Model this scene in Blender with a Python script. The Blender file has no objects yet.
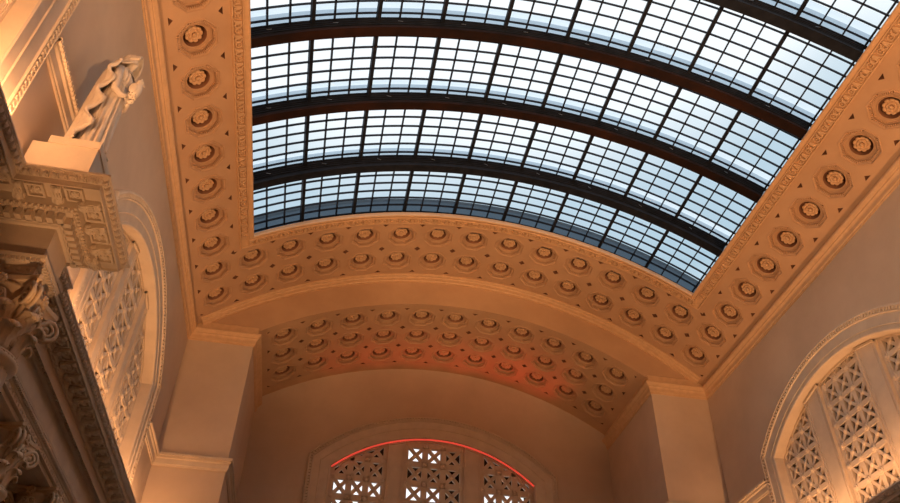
import bpy, math, random
from math import sin, cos, pi, sqrt, asin, acos, atan2
from mathutils import Vector, Matrix
random.seed(7)
SC = bpy.context.scene
COL = SC.collection
S = 2.2            # metres per coffer pitch
ZF = 14.8          # floor level below the crown of the vault, in pitches
def U(p): return Vector((p[0]*S, p[1]*S, (p[2]+ZF)*S))

# ------------------------------------------------------------------ materials
def mat(name, c1, c2=None, scale=1.5, rough=0.75, bump=0.0, bscale=30, metal=0.0, spec=0.3):
    m = bpy.data.materials.new(name); m.use_nodes = True
    nt = m.node_tree; b = nt.nodes['Principled BSDF']
    b.inputs['Roughness'].default_value = rough
    b.inputs['Metallic'].default_value = metal
    b.inputs['Specular IOR Level'].default_value = spec
    tc = nt.nodes.new('ShaderNodeTexCoord')
    n = nt.nodes.new('ShaderNodeTexNoise'); n.inputs['Scale'].default_value = scale
    n.inputs['Detail'].default_value = 5; n.inputs['Roughness'].default_value = .6
    nt.links.new(tc.outputs['Object'], n.inputs['Vector'])
    r = nt.nodes.new('ShaderNodeValToRGB')
    r.color_ramp.elements[0].position = .35; r.color_ramp.elements[1].position = .65
    r.color_ramp.elements[0].color = (*c1, 1); r.color_ramp.elements[1].color = (*(c2 or c1), 1)
    nt.links.new(n.outputs['Fac'], r.inputs['Fac'])
    nt.links.new(r.outputs['Color'], b.inputs['Base Color'])
    if bump:
        n2 = nt.nodes.new('ShaderNodeTexNoise'); n2.inputs['Scale'].default_value = bscale
        nt.links.new(tc.outputs['Object'], n2.inputs['Vector'])
        bp = nt.nodes.new('ShaderNodeBump'); bp.inputs['Strength'].default_value = bump
        bp.inputs['Distance'].default_value = .02
        nt.links.new(n2.outputs['Fac'], bp.inputs['Height'])
        nt.links.new(bp.outputs['Normal'], b.inputs['Normal'])
    return m
M_CEIL = mat('ceiling_plaster', (.50,.315,.185), (.57,.365,.215), .4, .8, .15, 12)
M_ORN  = mat('ornament_plaster', (.60,.385,.215), (.68,.445,.25), 3, .6, .1, 30)
M_WALL = mat('wall_plaster', (.56,.43,.31), (.63,.49,.355), .35, .8, .12, 8)
M_STONE= mat('carved_stone', (.60,.49,.37), (.68,.56,.42), 1.2, .7, .15, 25)
M_STAT = mat('statue_stone', (.60,.51,.41), (.70,.60,.48), 2.5, .55, .2, 25)
M_GILT = mat('capital_stone', (.62,.47,.31), (.74,.57,.38), 2.5, .45, .15, 20)
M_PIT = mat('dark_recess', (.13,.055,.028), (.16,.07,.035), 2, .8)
M_BOWL = mat('shaded_recess', (.27,.13,.07), (.31,.155,.085), 2, .8)  # shade of the coffer pits put into one even darker colour
M_DARK = mat('dark_wood', (.10,.045,.02), (.14,.065,.03), 1.5, .6)
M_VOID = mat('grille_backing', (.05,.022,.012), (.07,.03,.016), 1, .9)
M_STEEL= mat('black_steel', (.010,.013,.020), (.018,.022,.032), 2, .6, spec=.1)
M_RUST = mat('primer_steel', (.030,.013,.009), (.012,.008,.008), .5, .7, spec=.1)
M_SLATE= mat('leak_blocker_slate', (.10,.14,.18), (.13,.17,.215), 1.2, .6)
def translucent(name, cd, ct):
    m = bpy.data.materials.new(name); m.use_nodes = True
    nt = m.node_tree; nt.nodes.clear(); o = nt.nodes.new('ShaderNodeOutputMaterial')
    d = nt.nodes.new('ShaderNodeBsdfDiffuse'); t = nt.nodes.new('ShaderNodeBsdfTranslucent'); ad = nt.nodes.new('ShaderNodeAddShader')
    n = nt.nodes.new('ShaderNodeTexNoise'); n.inputs['Scale'].default_value = .8
    r = nt.nodes.new('ShaderNodeValToRGB'); r.color_ramp.elements[0].color = (*[c*.85 for c in ct],1); r.color_ramp.elements[1].color = (*ct,1)
    nt.links.new(n.outputs['Fac'], r.inputs['Fac']); nt.links.new(r.outputs['Color'], t.inputs['Color'])
    d.inputs['Color'].default_value = (*cd,1)
    nt.links.new(d.outputs[0], ad.inputs[0]); nt.links.new(t.outputs[0], ad.inputs[1]); nt.links.new(ad.outputs[0], o.inputs['Surface'])
    return m
M_CURB = translucent('frosted_curb', (.05,.055,.065), (.36,.43,.49))
M_FADE = translucent('frosted_fade', (.08,.085,.09), (.68,.74,.78))  # paler step of the sky gradient, put into the colour
M_APRON = translucent('slate_blue_sheet', (.03,.035,.04), (.055,.08,.105))
M_HOOK = mat('galvanised_steel', (.45,.5,.55), None, 1, .4, metal=.6)
M_FLOOR= mat('floor_marble', (.22,.16,.11), (.28,.21,.15), .5, .35)
def emis(name, c, s):
    m = bpy.data.materials.new(name); m.use_nodes = True
    b = m.node_tree.nodes['Principled BSDF']
    b.inputs['Base Color'].default_value = (*c, 1)
    b.inputs['Emission Color'].default_value = (*c, 1); b.inputs['Emission Strength'].default_value = s
    return m
M_RED = emis('red_led', (1.0,.10,.065), .55)
M_LAMP = emis('warm_lamp', (1.0,.55,.22), 3.0)
def glass(name):
    m = bpy.data.materials.new(name); m.use_nodes = True
    nt = m.node_tree; nt.nodes.clear()
    o = nt.nodes.new('ShaderNodeOutputMaterial')
    t = nt.nodes.new('ShaderNodeBsdfTransparent'); t.inputs['Color'].default_value = (.93,.96,.98,1)
    g = nt.nodes.new('ShaderNodeBsdfGlossy'); g.inputs['Roughness'].default_value = .08
    g.inputs['Color'].default_value = (.8,.85,.9,1)
    mx = nt.nodes.new('ShaderNodeMixShader'); mx.inputs[0].default_value = .05
    nt.links.new(t.outputs[0], mx.inputs[1]); nt.links.new(g.outputs[0], mx.inputs[2])
    nt.links.new(mx.outputs[0], o.inputs['Surface'])
    return m
M_GLASS = glass('skylight_glass')

# ------------------------------------------------------------------ mesh helpers
class MB:
    def __init__(s): s.v = []; s.f = []
    def add(s, vs, fs):
        n = len(s.v); s.v += [tuple(v) for v in vs]; s.f += [tuple(i+n for i in f) for f in fs]; return s
    def box(s, x0,x1,y0,y1,z0,z1, T=None):
        vs = [(x,y,z) for z in (z0,z1) for y in (y0,y1) for x in (x0,x1)]
        if T: vs = [T(v) for v in vs]
        return s.add(vs, [(0,2,3,1),(4,5,7,6),(0,1,5,4),(2,6,7,3),(0,4,6,2),(1,3,7,5)])
    def grid(s, rows, closed=False, flip=False):
        n = len(rows[0]); vs = [p for r in rows for p in r]; fs = []
        for i in range(len(rows)-1):
            for j in range(n if closed else n-1):
                k = (j+1) % n
                q = (i*n+j, i*n+k, (i+1)*n+k, (i+1)*n+j)
                fs.append(q[::-1] if flip else q)
        return s.add(vs, fs)
    def lathe(s, prof, n=24, cx=0, cy=0, T=None, cap=True):
        rows = [[(cx+r*cos(2*pi*k/n), cy+r*sin(2*pi*k/n), z) for k in range(n)] for r, z in prof]
        if T: rows = [[T(p) for p in r] for r in rows]
        b = len(s.v); s.grid(rows, True)
        if cap:
            s.f.append(tuple(b+k for k in range(n))[::-1]); m = b+(len(rows)-1)*n
            s.f.append(tuple(m+k for k in range(n)))
        return s
    def ball(s, c, r, n=8, m=6, sc=(1,1,1), T=None):
        prof = []
        rows = [[(c[0]+sc[0]*r*sin(pi*i/m)*cos(2*pi*k/n), c[1]+sc[1]*r*sin(pi*i/m)*sin(2*pi*k/n), c[2]-sc[2]*r*cos(pi*i/m)) for k in range(n)] for i in range(m+1)]
        rows[0] = [(c[0], c[1], c[2]-sc[2]*r)]*n; rows[-1] = [(c[0], c[1], c[2]+sc[2]*r)]*n
        if T: rows = [[T(p) for p in q] for q in rows]
        return s.grid(rows, True)
    def tube(s, pts, rad, n=8, T=None, cap=True):
        pts = [Vector(p) for p in pts]; rows = []
        up = Vector((0.123,0.31,0.94)).normalized(); prev = None
        for i, p in enumerate(pts):
            t = (pts[min(i+1,len(pts)-1)]-pts[max(i-1,0)]).normalized()
            a = prev if prev is not None else up.cross(t)
            a = (a - t*a.dot(t)); a.normalize(); b = t.cross(a); prev = a
            r = rad[i] if isinstance(rad, (list,tuple)) else rad
            rows.append([p + a*(r*cos(2*pi*k/n)) + b*(r*sin(2*pi*k/n)) for k in range(n)])
        if T: rows = [[T(q) for q in r] for r in rows]
        b0 = len(s.v); s.grid(rows, True)
        if cap:
            s.f.append(tuple(b0+k for k in range(n))[::-1]); m = b0+(len(rows)-1)*n
            s.f.append(tuple(m+k for k in range(n)))
        return s
    def mirror(s):
        r = MB(); r.v = [(-x,y,z) for x,y,z in s.v]; r.f = [f[::-1] for f in s.f]; return r
def fresh(name):
    return name
def tag(o, label=None, cat=None, group=None, kind=None):
    if label: o['label'] = label
    if cat: o['category'] = cat
    if group: o['group'] = group
    if kind: o['kind'] = kind
    return o
def build(name, mb, m, parent=None, smooth=False, local=False, label=None, merge=False):
    if parent is not None and parent.name == 'statue':
        mb.v = [(SX+(x-SX)*.92, SY+(y-SY)*.92, SZ+(z-SZ)*1.09) for x,y,z in mb.v]
    return build_(name, mb, m, parent, smooth, local, label, merge)
def build_(name, mb, m, parent=None, smooth=False, local=False, label=None, merge=False):
    """unit coordinates unless local (then metres in the parent's frame)"""
    me = bpy.data.meshes.new(name)
    if local:
        vs = [Vector(v) for v in mb.v]; loc = Vector((0,0,0))
    else:
        vs = [U(v) for v in mb.v]
        if parent is None:
            xs = [v.x for v in vs]; ys = [v.y for v in vs]; zs = [v.z for v in vs]
            loc = Vector(((min(xs)+max(xs))/2, (min(ys)+max(ys))/2, min(zs)))
        else:
            p = parent; L = Vector(p.location)
            while p.parent: p = p.parent; L += Vector(p.location)
            loc = L
        vs = [v-loc for v in vs]
    me.from_pydata([tuple(v) for v in vs], [], mb.f); me.update()
    if merge or smooth:
        import bmesh
        bm = bmesh.new(); bm.from_mesh(me); bmesh.ops.remove_doubles(bm, verts=bm.verts, dist=1e-4)
        bm.to_mesh(me); bm.free()
    if smooth:
        for p in me.polygons: p.use_smooth = True
    me.materials.append(m)
    o = bpy.data.objects.new(name, me); COL.objects.link(o)
    if parent is not None: o.parent = parent
    elif not local: o.location = loc
    if label: o['label'] = label
    return o
def empty(name, p, label=None, cat=None, group=None, kind=None):
    o = bpy.data.objects.new(name, None); COL.objects.link(o); o.location = U(p)
    o.empty_display_size = .3
    return tag(o, label, cat, group, kind)
def clone(o, parent=None):
    c = o.copy(); COL.objects.link(c); c.parent = parent
    for ch in o.children: clone(ch, c)
    return c
ORD = ['first','second','third','fourth','fifth','sixth','seventh','eighth','ninth','tenth','eleventh','twelfth','thirteenth','fourteenth','fifteenth']

# ------------------------------------------------------------------ geometry constants (in pitches)
R1, R2, ZT2 = 10.883, 9.834, -.868
XW, YE, XP, YB = 7.15, 1.95, 5.48, 5.55      # side wall, end face, pier inner face, back wall
YN = -24.0
def up1(s, y, h=0): t = s/R1; return ((R1+h)*sin(t), y, (R1+h)*cos(t)-R1)
def lo2(s, y, h=0): t = s/R2; return ((R2+h)*sin(t), y, ZT2-R2+(R2+h)*cos(t))
def strip(mb, F, s0,s1,y0,y1, ds=.5, h=0):
    n = max(1, int(math.ceil((s1-s0)/ds)))
    ss = [s0+(s1-s0)*i/n for i in range(n+1)]
    mb.grid([[F(s,y0,h) for s in ss],[F(s,y1,h) for s in ss]], flip=True)
OA, OT = .385, .41421
PITS = MB()
def cell(mb, F, sc, yc, s0,s1,y0,y1, nb, c=.085, dep=.10):
    """coffer cell: rectangle with clipped corners around an octagonal hole"""
    t = OT*OA
    out = []
    def side(pa, pb, ia, ib):
        pa, pb = Vector(pa), Vector(pb); d = (pb-pa); L = d.length; d /= L
        return [pa+d*c, pa+d*(L*.5-.16), pa+d*(L*.5+.16), pb-d*c]
    C = [(s1,y0),(s1,y1),(s0,y1),(s0,y0)]
    for k in range(4): out += side(C[k], C[(k+1)%4], 0, 0)
    V = [Vector((sc+OA, yc-t)), Vector((sc+OA, yc+t)), Vector((sc+t, yc+OA)), Vector((sc-t, yc+OA)),
         Vector((sc-OA, yc+t)), Vector((sc-OA, yc-t)), Vector((sc-t, yc-OA)), Vector((sc+t, yc-OA))]
    inn = []
    for k in range(4):
        a, b = V[2*k], V[2*k+1]; pre = V[(2*k-1)%8]; nx = V[(2*k+2)%8]
        inn += [pre+(a-pre)*.67, a, b, b+(nx-b)*.33]
    vs = [F(p.x,p.y,0) for p in out]+[F(p.x,p.y,0) for p in inn]
    mb.add(vs, [((k+1)%16, k, 16+k, 16+(k+1)%16) for k in range(16)])
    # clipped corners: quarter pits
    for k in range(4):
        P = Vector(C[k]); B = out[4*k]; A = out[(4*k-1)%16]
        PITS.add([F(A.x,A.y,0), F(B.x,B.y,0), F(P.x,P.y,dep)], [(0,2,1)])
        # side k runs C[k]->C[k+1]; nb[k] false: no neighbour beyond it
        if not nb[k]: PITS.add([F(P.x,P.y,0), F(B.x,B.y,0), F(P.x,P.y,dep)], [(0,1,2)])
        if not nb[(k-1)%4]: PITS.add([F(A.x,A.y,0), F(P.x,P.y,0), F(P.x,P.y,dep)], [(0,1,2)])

# ------------------------------------------------------------------ ceiling (upper barrel)
P2, P3 = 1.0517, .984
ce = MB(); coffers = []
ys_row = [(0, -.492, .526), (P2, .526, 1.577)]
NS = 12
for k in range(15):
    sc = k-7.0
    for j, (yc, y0, y1) in enumerate(ys_row):
        nb = [k<14, j<1, k>0, True if (j>0 or k in (0,14)) else False]
        cell(ce, up1, sc, yc, sc-.5, sc+.5, y0, y1, nb)
        coffers.append(('end', k, j, sc, yc))
for j in range(1, NS+1):
    yc = -P3*j
    for k in (0,14):
        sc = k-7.0
        cell(ce, up1, sc, yc, sc-.5, sc+.5, yc-P3/2, yc+P3/2, [False, True, False, j<NS])
        coffers.append(('side', k, j, sc, yc))
yl = -P3*NS-P3/2
SO = 6.0; YO = -.90; YSN = -13.9         # skylight opening half width (arc), far edge, near edge
strip(ce, up1, -7.86,-7.5, yl,1.577); strip(ce, up1, 7.5,7.86, yl,1.577)
strip(ce, up1, -7.86,7.86, 1.577,YE)
strip(ce, up1, -6.5,6.5, YO,-.492)
strip(ce, up1, -6.5,-SO, yl,YO); strip(ce, up1, SO,6.5, yl,YO)
strip(ce, up1, -SO,SO, yl,YSN) if YSN > yl else None
strip(ce, up1, -7.86,7.86, YN,min(yl,YSN)); 
if YSN < yl:
    strip(ce, up1, -7.86,-SO, YSN,yl); strip(ce, up1, SO,7.86, YSN,yl)
# thickness of the opening
hh = .07
n = 36; ss = [-SO+2*SO*i/n for i in range(n+1)]
ce.grid([[up1(s,YO,0) for s in ss],[up1(s,YO,hh) for s in ss]])
ce.grid([[up1(s,YSN,0) for s in ss],[up1(s,YSN,hh) for s in ss]], flip=True)
for sg in (-1,1):
    ce.grid([[up1(sg*SO,y,0) for y in (YSN,YO)],[up1(sg*SO,y,hh) for y in (YSN,YO)]], flip=sg>0)
# drop between the two barrels and the near face
SG = 7.62
rows_t = [up1(-SG+2*SG*i/60, YE) for i in range(61)]
def lowz(x):
    return ZT2-R2+sqrt(R2*R2-x*x)-.006 if abs(x) <= XP else None
tri = MB()
xs = [-XP+2*XP*i/50 for i in range(51)]
tri.grid([[(x,YE,sqrt(R1*R1-x*x)-R1+.1) for x in xs],[(x,YE,lowz(x)) for x in xs]])
for sg in (-1,1):
    xa = [sg*(XP+(XW-XP)*i/10) for i in range(11)]
    tri.grid([[(x,YE,sqrt(R1*R1-x*x)-R1+.1) for x in xa],[(x,YE,-2.75) for x in xa]], flip=sg<0)
ceil = empty('ceiling', (0,0,-2.6), 'coffered orange buff barrel vault ceiling around the big arched skylight', 'ceiling', kind='structure')
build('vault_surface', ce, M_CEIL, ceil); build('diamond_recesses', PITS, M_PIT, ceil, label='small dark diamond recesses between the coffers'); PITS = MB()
build('vault_face', tri, M_CEIL, ceil)
rd = MB()  # unseen shell added above the vault to block sky leaking through cracks
def rsh(a, y): return ((R1+.5)*sin(a), y, (R1+.5)*cos(a)-R1)
def rdp(a0,a1,y0,y1):
    A_ = [a0+(a1-a0)*i/24 for i in range(25)]
    rd.grid([[rsh(a,y0) for a in A_],[rsh(a,y1) for a in A_]])
rdp(-.80,-.59,YN-.3,YB+.3); rdp(.59,.80,YN-.3,YB+.3); rdp(-.80,.80,-.2,YB+.3); rdp(-.80,.80,YN-.3,YSN-.35)
for sg in (-1,1):
    e_ = rsh(sg*.80,0); rd.grid([[(e_[0],YN-.3,e_[2]),(e_[0],YB+.3,e_[2])],[(e_[0],YN-.3,-3.4),(e_[0],YB+.3,-3.4)]])
rd.grid([[(-8.1,YB+.3,-2.2),(8.1,YB+.3,-2.2)],[(-8.1,YB+.3,.6),(8.1,YB+.3,.6)]])
build('leak_blocker', rd, M_SLATE, ceil)
# fillet moulding along the end edge of the upper vault
ed = MB(); prof = [(1.66,0),(1.66,.03),(1.70,.05),(1.74,.05),(1.76,.075),(1.82,.085),(1.86,.085),(1.88,.11),(1.97,.11),(1.97,-.02)]
n = 80; ss = [-7.5+15*i/n for i in range(n+1)]
ed.grid([[up1(s,y,-h) for s in ss] for y,h in prof])
build('vault_edge_molding', ed, M_ORN, ceil)
# lower barrel
lb = MB(); cof2 = []
YA, PB = 2.6586, .9853
for r in range(3):
    yc = YA+PB*r
    for k in range(11):
        sc = k-5.0
        cell(lb, lo2, sc, yc, sc-.5, sc+.5, yc-PB/2, yc+PB/2, [k<10, r<2, k>0, r>0])
        cof2.append((k, r, sc, yc))
ya, yb = YA-PB/2, YA+2.5*PB
strip(lb, lo2, -5.5,5.5, YE,ya); strip(lb, lo2, -5.5,5.5, yb,YB)
strip(lb, lo2, -5.86,-5.5, YE,YB); strip(lb, lo2, 5.5,5.86, YE,YB)
low = empty('ceiling', (0,3.7,-2.6), 'lower coffered arch soffit with three rows of rosettes over the end recess', 'ceiling', kind='structure')
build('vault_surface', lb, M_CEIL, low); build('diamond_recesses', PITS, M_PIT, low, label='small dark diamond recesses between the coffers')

# ------------------------------------------------------------------ coffers with rosettes (built once, copied)
def coffer_parts():
    f = MB(); m = S
    def octa(a, z): t = OT*a; return [(x*m,y*m,z*m) for x,y in ((a,-t),(a,t),(t,a),(-t,a),(-a,t),(-a,-t),(-t,-a),(t,-a))]
    rings = [octa(.400,-.001), octa(.398,-.016), octa(.382,-.018), octa(.374,.0), octa(.362,.01), octa(.336,.095), octa(.326,.10), octa(.320,.082), octa(.304,.082), octa(.296,.105)]
    f.grid(rings, True, flip=False)
    # ring from octagon to circle
    N = 48; a = .296
    def on_oct(ang):
        k = round((ang)/(pi/4)); d = ang-k*pi/4; return a/cos(d)
    o = [(on_oct(2*pi*i/N)*cos(2*pi*i/N)*m, on_oct(2*pi*i/N)*sin(2*pi*i/N)*m, .105*m) for i in range(N)]
    def circ(r, z): return [(r*cos(2*pi*i/N)*m, r*sin(2*pi*i/N)*m, z*m) for i in range(N)]
    f.grid([o, circ(.246,.105), circ(.240,.088), circ(.230,.090), circ(.226,.10)], True)
    bw_ = MB(); bw_.grid([circ(.226,.10), circ(.225,.26), circ(.205,.33), circ(.001,.34)], True)
    # dentils along the sloping sides
    for k in range(8):
        A = k*pi/4; n = 7
        for i in range(n):
            c = (i-(n-1)/2)*.0385
            def T(v, A=A, c=c):
                u, w, z = v; x = u; y = w+c
                return ((x*cos(A)-y*sin(A))*m, (x*sin(A)+y*cos(A))*m, z*m)
            f.box(.312,.368,-.0115,.0115,.012,.064, T)
    fl = MB(); N = 90; rows = []
    def ring(r, z, amp, ph=0, lobes=9, zl=0):
        q = []
        for i in range(N):
            p = 2*pi*i/N; l = abs(cos(lobes/2*p+ph)); rr = r*(1-amp+amp*sqrt(l)); q.append((rr*cos(p)*m, rr*sin(p)*m, (z+zl*(1-l))*m))
        return q
    rows = [ring(.10,.34,0), ring(.150,.19,.10), ring(.172,.150,.14,zl=.02), ring(.166,.132,.14,zl=.02), ring(.140,.122,.12,zl=.012), ring(.115,.135,.06,zl=.01), ring(.098,.170,.0),
            ring(.098,.130,.14,0,7,.01), ring(.090,.112,.14,0,7,.012), ring(.070,.112,.12,0,7,.01), ring(.050,.150,0), ring(.001,.16,0)]
    fl.grid(rows, True)
    bd = MB(); bd.lathe([(.034*m,.15*m),(.040*m,.115*m),(.036*m,.100*m),(.026*m,.106*m),(.022*m,.096*m),(.008*m,.088*m)], 16)
    return f, fl, bd, bw_
cf, cfl, cbd, cbw = coffer_parts()
PROTO = empty('coffer_rosette', (0,0,0))
o1 = build('octagonal_frame', cf, M_CEIL, PROTO, local=True)
build('recess_bowl', cbw, M_BOWL, PROTO, local=True, label='deep recess behind the flower, shade painted into its colour')
o2 = build('flower', cfl, M_ORN, PROTO, local=True, smooth=True)
build('flower_bud', cbd, M_ORN, o2, local=True, smooth=True)
first = True
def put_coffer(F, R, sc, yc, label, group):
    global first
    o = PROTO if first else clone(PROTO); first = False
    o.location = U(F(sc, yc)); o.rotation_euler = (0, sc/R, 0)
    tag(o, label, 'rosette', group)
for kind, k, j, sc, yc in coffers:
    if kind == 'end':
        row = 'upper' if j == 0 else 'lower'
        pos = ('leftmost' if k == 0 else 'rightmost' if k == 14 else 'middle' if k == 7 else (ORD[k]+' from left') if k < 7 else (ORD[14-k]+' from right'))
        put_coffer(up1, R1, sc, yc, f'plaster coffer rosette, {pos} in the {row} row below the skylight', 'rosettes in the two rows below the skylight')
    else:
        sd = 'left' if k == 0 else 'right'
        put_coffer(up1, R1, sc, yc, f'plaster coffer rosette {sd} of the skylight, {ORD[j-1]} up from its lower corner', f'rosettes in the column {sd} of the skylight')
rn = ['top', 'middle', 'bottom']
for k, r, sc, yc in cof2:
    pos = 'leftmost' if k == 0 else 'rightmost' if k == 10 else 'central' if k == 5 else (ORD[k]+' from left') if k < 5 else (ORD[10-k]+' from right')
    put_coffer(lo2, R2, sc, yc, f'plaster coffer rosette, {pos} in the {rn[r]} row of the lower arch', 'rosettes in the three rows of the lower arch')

# ------------------------------------------------------------------ ornamental frieze round the skylight
fr = MB()
def band(F, prof, along, a0, a1, n):
    pass
# far side (runs in s)
pr = [(YO-.01,-.0,.0),(YO+.0,.0,.04),(YO+.03,.0,.045),(YO+.12,.0,.02),(YO+.14,.0,.035),(YO+.17,.0,.035),(YO+.18,0,.012),(YO+.42,0,.012),(YO+.43,0,.03),(YO+.46,0,.03),(YO+.47,0,0)]
n = 60
def far_row(w, h):   # w = distance out from the opening edge
    L = SO+w
    return [up1(-L+2*L*i/n, YO+w, -h) for i in range(n+1)]
fp = [(-.005,0),(-.005,.045),(.02,.06),(.05,.05),(.11,.016),(.12,.045),(.14,.045),(.15,.004),(.315,.004),(.325,.045),(.345,.045),(.355,0)]
SIDEW = [(w*.9, h) for w, h in fp]
fr.grid([far_row(w,h) for w,h in fp])
for sg in (-1,1):
    fr.grid([[up1(sg*(SO+w), YO+w, -h), up1(sg*(SO+w), YSN, -h)] for w,h in fp], flip=sg>0)
def motif(mb, F, du, c0):
    """one ring-and-leaf unit; F maps (along, across, height)"""
    m2 = MB()
    # ring
    pts = [(.055*cos(2*pi*i/10), .055*sin(2*pi*i/10)) for i in range(10)]
    rows = []
    for rr, h in ((.072,.008),(.064,.052),(.047,.052),(.036,.008)):
        rows.append([F(c0+rr*cos(2*pi*i/10), rr*1.05*sin(2*pi*i/10), h) for i in range(10)])
    mb.grid(rows, True)
    mb.grid([[F(c0+rr*cos(2*pi*i/8), rr*sin(2*pi*i/8), h) for i in range(8)] for rr,h in ((.022,.008),(.017,.05),(.001,.055))], True)
    # stem and two leaves
    for (a0,b0,a1,b1,w) in ((.14,-.075,.14,.075,.012),(.10,.07,.13,-.07,.014),(.18,.07,.15,-.07,.014),(.19,.075,.26,.02,.013),(.19,-.075,.26,-.02,.013),(.06,.08,.11,.075,.01),(.22,.0,.28,.0,.018)):
        d = Vector((a1-a0,b1-b0)); d.normalize(); nn = Vector((-d.y,d.x))*w
        q = [(a0+nn.x,b0+nn.y),(a0-nn.x,b0-nn.y),(a1-nn.x,b1-nn.y),(a1+nn.x,b1+nn.y)]
        ht = [F(c0+x*1.0,y,.008) for x,y in q]+[F(c0+x,y,.052) for x,y in q]
        mb.add(ht, [(4,5,6,7),(0,1,5,4),(1,2,6,5),(2,3,7,6),(3,0,4,7)])
PM = .315
nm = int(2*(SO+.23)/PM); off = (2*(SO+.23)-nm*PM)/2
for i in range(nm):
    motif(fr, lambda a,b,h: up1(a, YO+.232+b, -h), PM, -(SO+.23)+off+.08+i*PM)
for sg in (-1,1):
    i = 0
    while YO-.05-i*PM-.4 > YSN:
        motif(fr, lambda a,b,h,sg=sg: up1(sg*(SO+.232+b), a, -h), PM, YO-.1-i*PM-.25); i += 1
o = build('trim_1', fr, M_ORN)
tag(o, 'carved plaster frieze of rings and leaves edging the skylight opening', 'trim', kind='structure')

# ------------------------------------------------------------------ skylight
GH = .38; RG = R1+GH
YG0, YG1 = YSN-.3, -.30
AE = .549; ANG = .1219
sky = empty('skylight', (0,-7,0), 'arched black steel and glass skylight filling the top of the vault', 'skylight')
def ga(a, y, h=0): return ((RG+h)*sin(a), y, (RG+h)*cos(a)-R1)
def arcbar(mb, y0,y1, h0,h1, a0=-.60, a1=.60, n=48):
    A = [a0+(a1-a0)*i/n for i in range(n+1)]
    mb.grid([[ga(a,y0,h0) for a in A],[ga(a,y1,h0) for a in A],[ga(a,y1,h1) for a in A],[ga(a,y0,h1) for a in A],[ga(a,y0,h0) for a in A]])
def longbar(mb, a, w, h0,h1, y0=YG0, y1=YG1):
    da = w/2/RG
    P = [(a-da,h0),(a+da,h0),(a+da,h1),(a-da,h1),(a-da,h0)]
    mb.grid([[ga(x,y0,h) for x,h in P],[ga(x,y1,h) for x,h in P]])
    mb.add([ga(x,y,h) for y in (y0,y1) for x,h in P[:4]], [(0,1,2,3),(7,6,5,4)])
RIBY = [-2.50-1.975*k for k in range(6)]
for k, y in enumerate(RIBY):
    AR = .5508
    rb = MB(); arcbar(rb, y-.13, y-.0, -.31, .02, -AR, AR)      # web box
    arcbar(rb, y-.155, y-.13, -.075, -.045, -AR, AR); arcbar(rb, y-.155, y-.13, -.135, -.115, -AR, AR); arcbar(rb, y-.155, y-.13, -.195, -.175, -AR, AR)
    arcbar(rb, y-.165, y-.10, -.01, .02)
    ro = build('arched_rib', rb, M_STEEL, sky)
    fl = MB(); arcbar(fl, y-.20, y+.02, -.375, -.31, -AR, AR)
    build('bottom_flange', fl, M_RUST if k in (1,2) else M_STEEL, ro, label='rust brown bottom flange' if k in (1,2) else None)
    # small hanger brackets
    for a in [(-.527+.0406*3*j+.015) for j in (range(0,9) if k < 4 else [])]:
        p = Vector(ga(a, y-.15, -.09)); q = Vector(ga(a+.006, y-.22, -.20))
        hb = MB(); hb.tube([p,q], .005, 5); build('hanger_hook', hb, M_HOOK, ro)
    cb = MB(); A = [-.60+1.2*i/40 for i in range(41)]
    cb2 = MB(); cb2.grid([[ga(a,yy,h) for a in A] for yy,h in ((y-.52,.03),(y-.46,.035),(y-.40,.045),(y-.36,.055))])  # paler sheet stands in for the fade from grey band to bright sky
    build('fade_sheet', cb2, M_FADE, ro, label='added paler sheet painting the fade into bright sky')
    prof = [(y-.36,.055),(y-.30,.07),(y-.22,.11),(y-.18,.16),(y-.17,.26),(y+.1,.26),(y+.1,.02)]  # added sheet, curved to give the blue-grey shaded band at each rib
    cb.grid([[ga(a,yy,h) for a in A] for yy,h in prof])
    build('band_sheet', cb, M_CURB, ro, label='added pale grey curved sheet making the shaded band above the rib')
edges = [YG0]+sorted(RIBY)+[YG1]
for j in range(8):
    a = ANG*(j-3.5); mb = MB(); longbar(mb, a, .075, -.09, .03); build('heavy_mullion', mb, M_STEEL, sky)
for sg in (-1,1):
    mb = MB(); longbar(mb, sg*AE, .035, -.10, .03); longbar(mb, sg*(AE+.007), .03, -.04, .03); build('edge_mullion', mb, M_STEEL, sky)
thin = []
for j in range(-4,5):
    for d in (-1,1):
        a = ANG*j+d*ANG/6*1.0*1.0
        thin.append(a)
bounds = [ANG*(j-3.5) for j in range(8)]
bounds = [-AE]+bounds+[AE]
for i in range(9):
    a0, a1 = bounds[i], bounds[i+1]
    for t in (1/3, 2/3):
        mb = MB(); longbar(mb, a0+(a1-a0)*t, .028, -.05, .02); build('thin_mullion', mb, M_STEEL, sky)
for i in range(len(edges)-1):
    y0, y1 = edges[i], edges[i+1]
    A = [-.60+1.2*q/48 for q in range(49)]
    g = MB(); g.grid([[ga(a,y0) for a in A],[ga(a,y1) for a in A]], flip=True)
    gp = build('glass_panel', g, M_GLASS, sky)
    bars = MB(); yy = y1-.285 if y1 < -1 else -.863+.0
    if y1 > -1: 
        for q in (-.585, -.863, -1.144, -1.42, -1.70, -1.98, -2.26): arcbar(bars, q-.012, q+.012, -.03, .02)
    else:
        while yy > y0+.1:
            arcbar(bars, yy-.012, yy+.012, -.03, .02); yy -= .284
    build('glazing_bars', bars, M_STEEL, gp)
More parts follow.
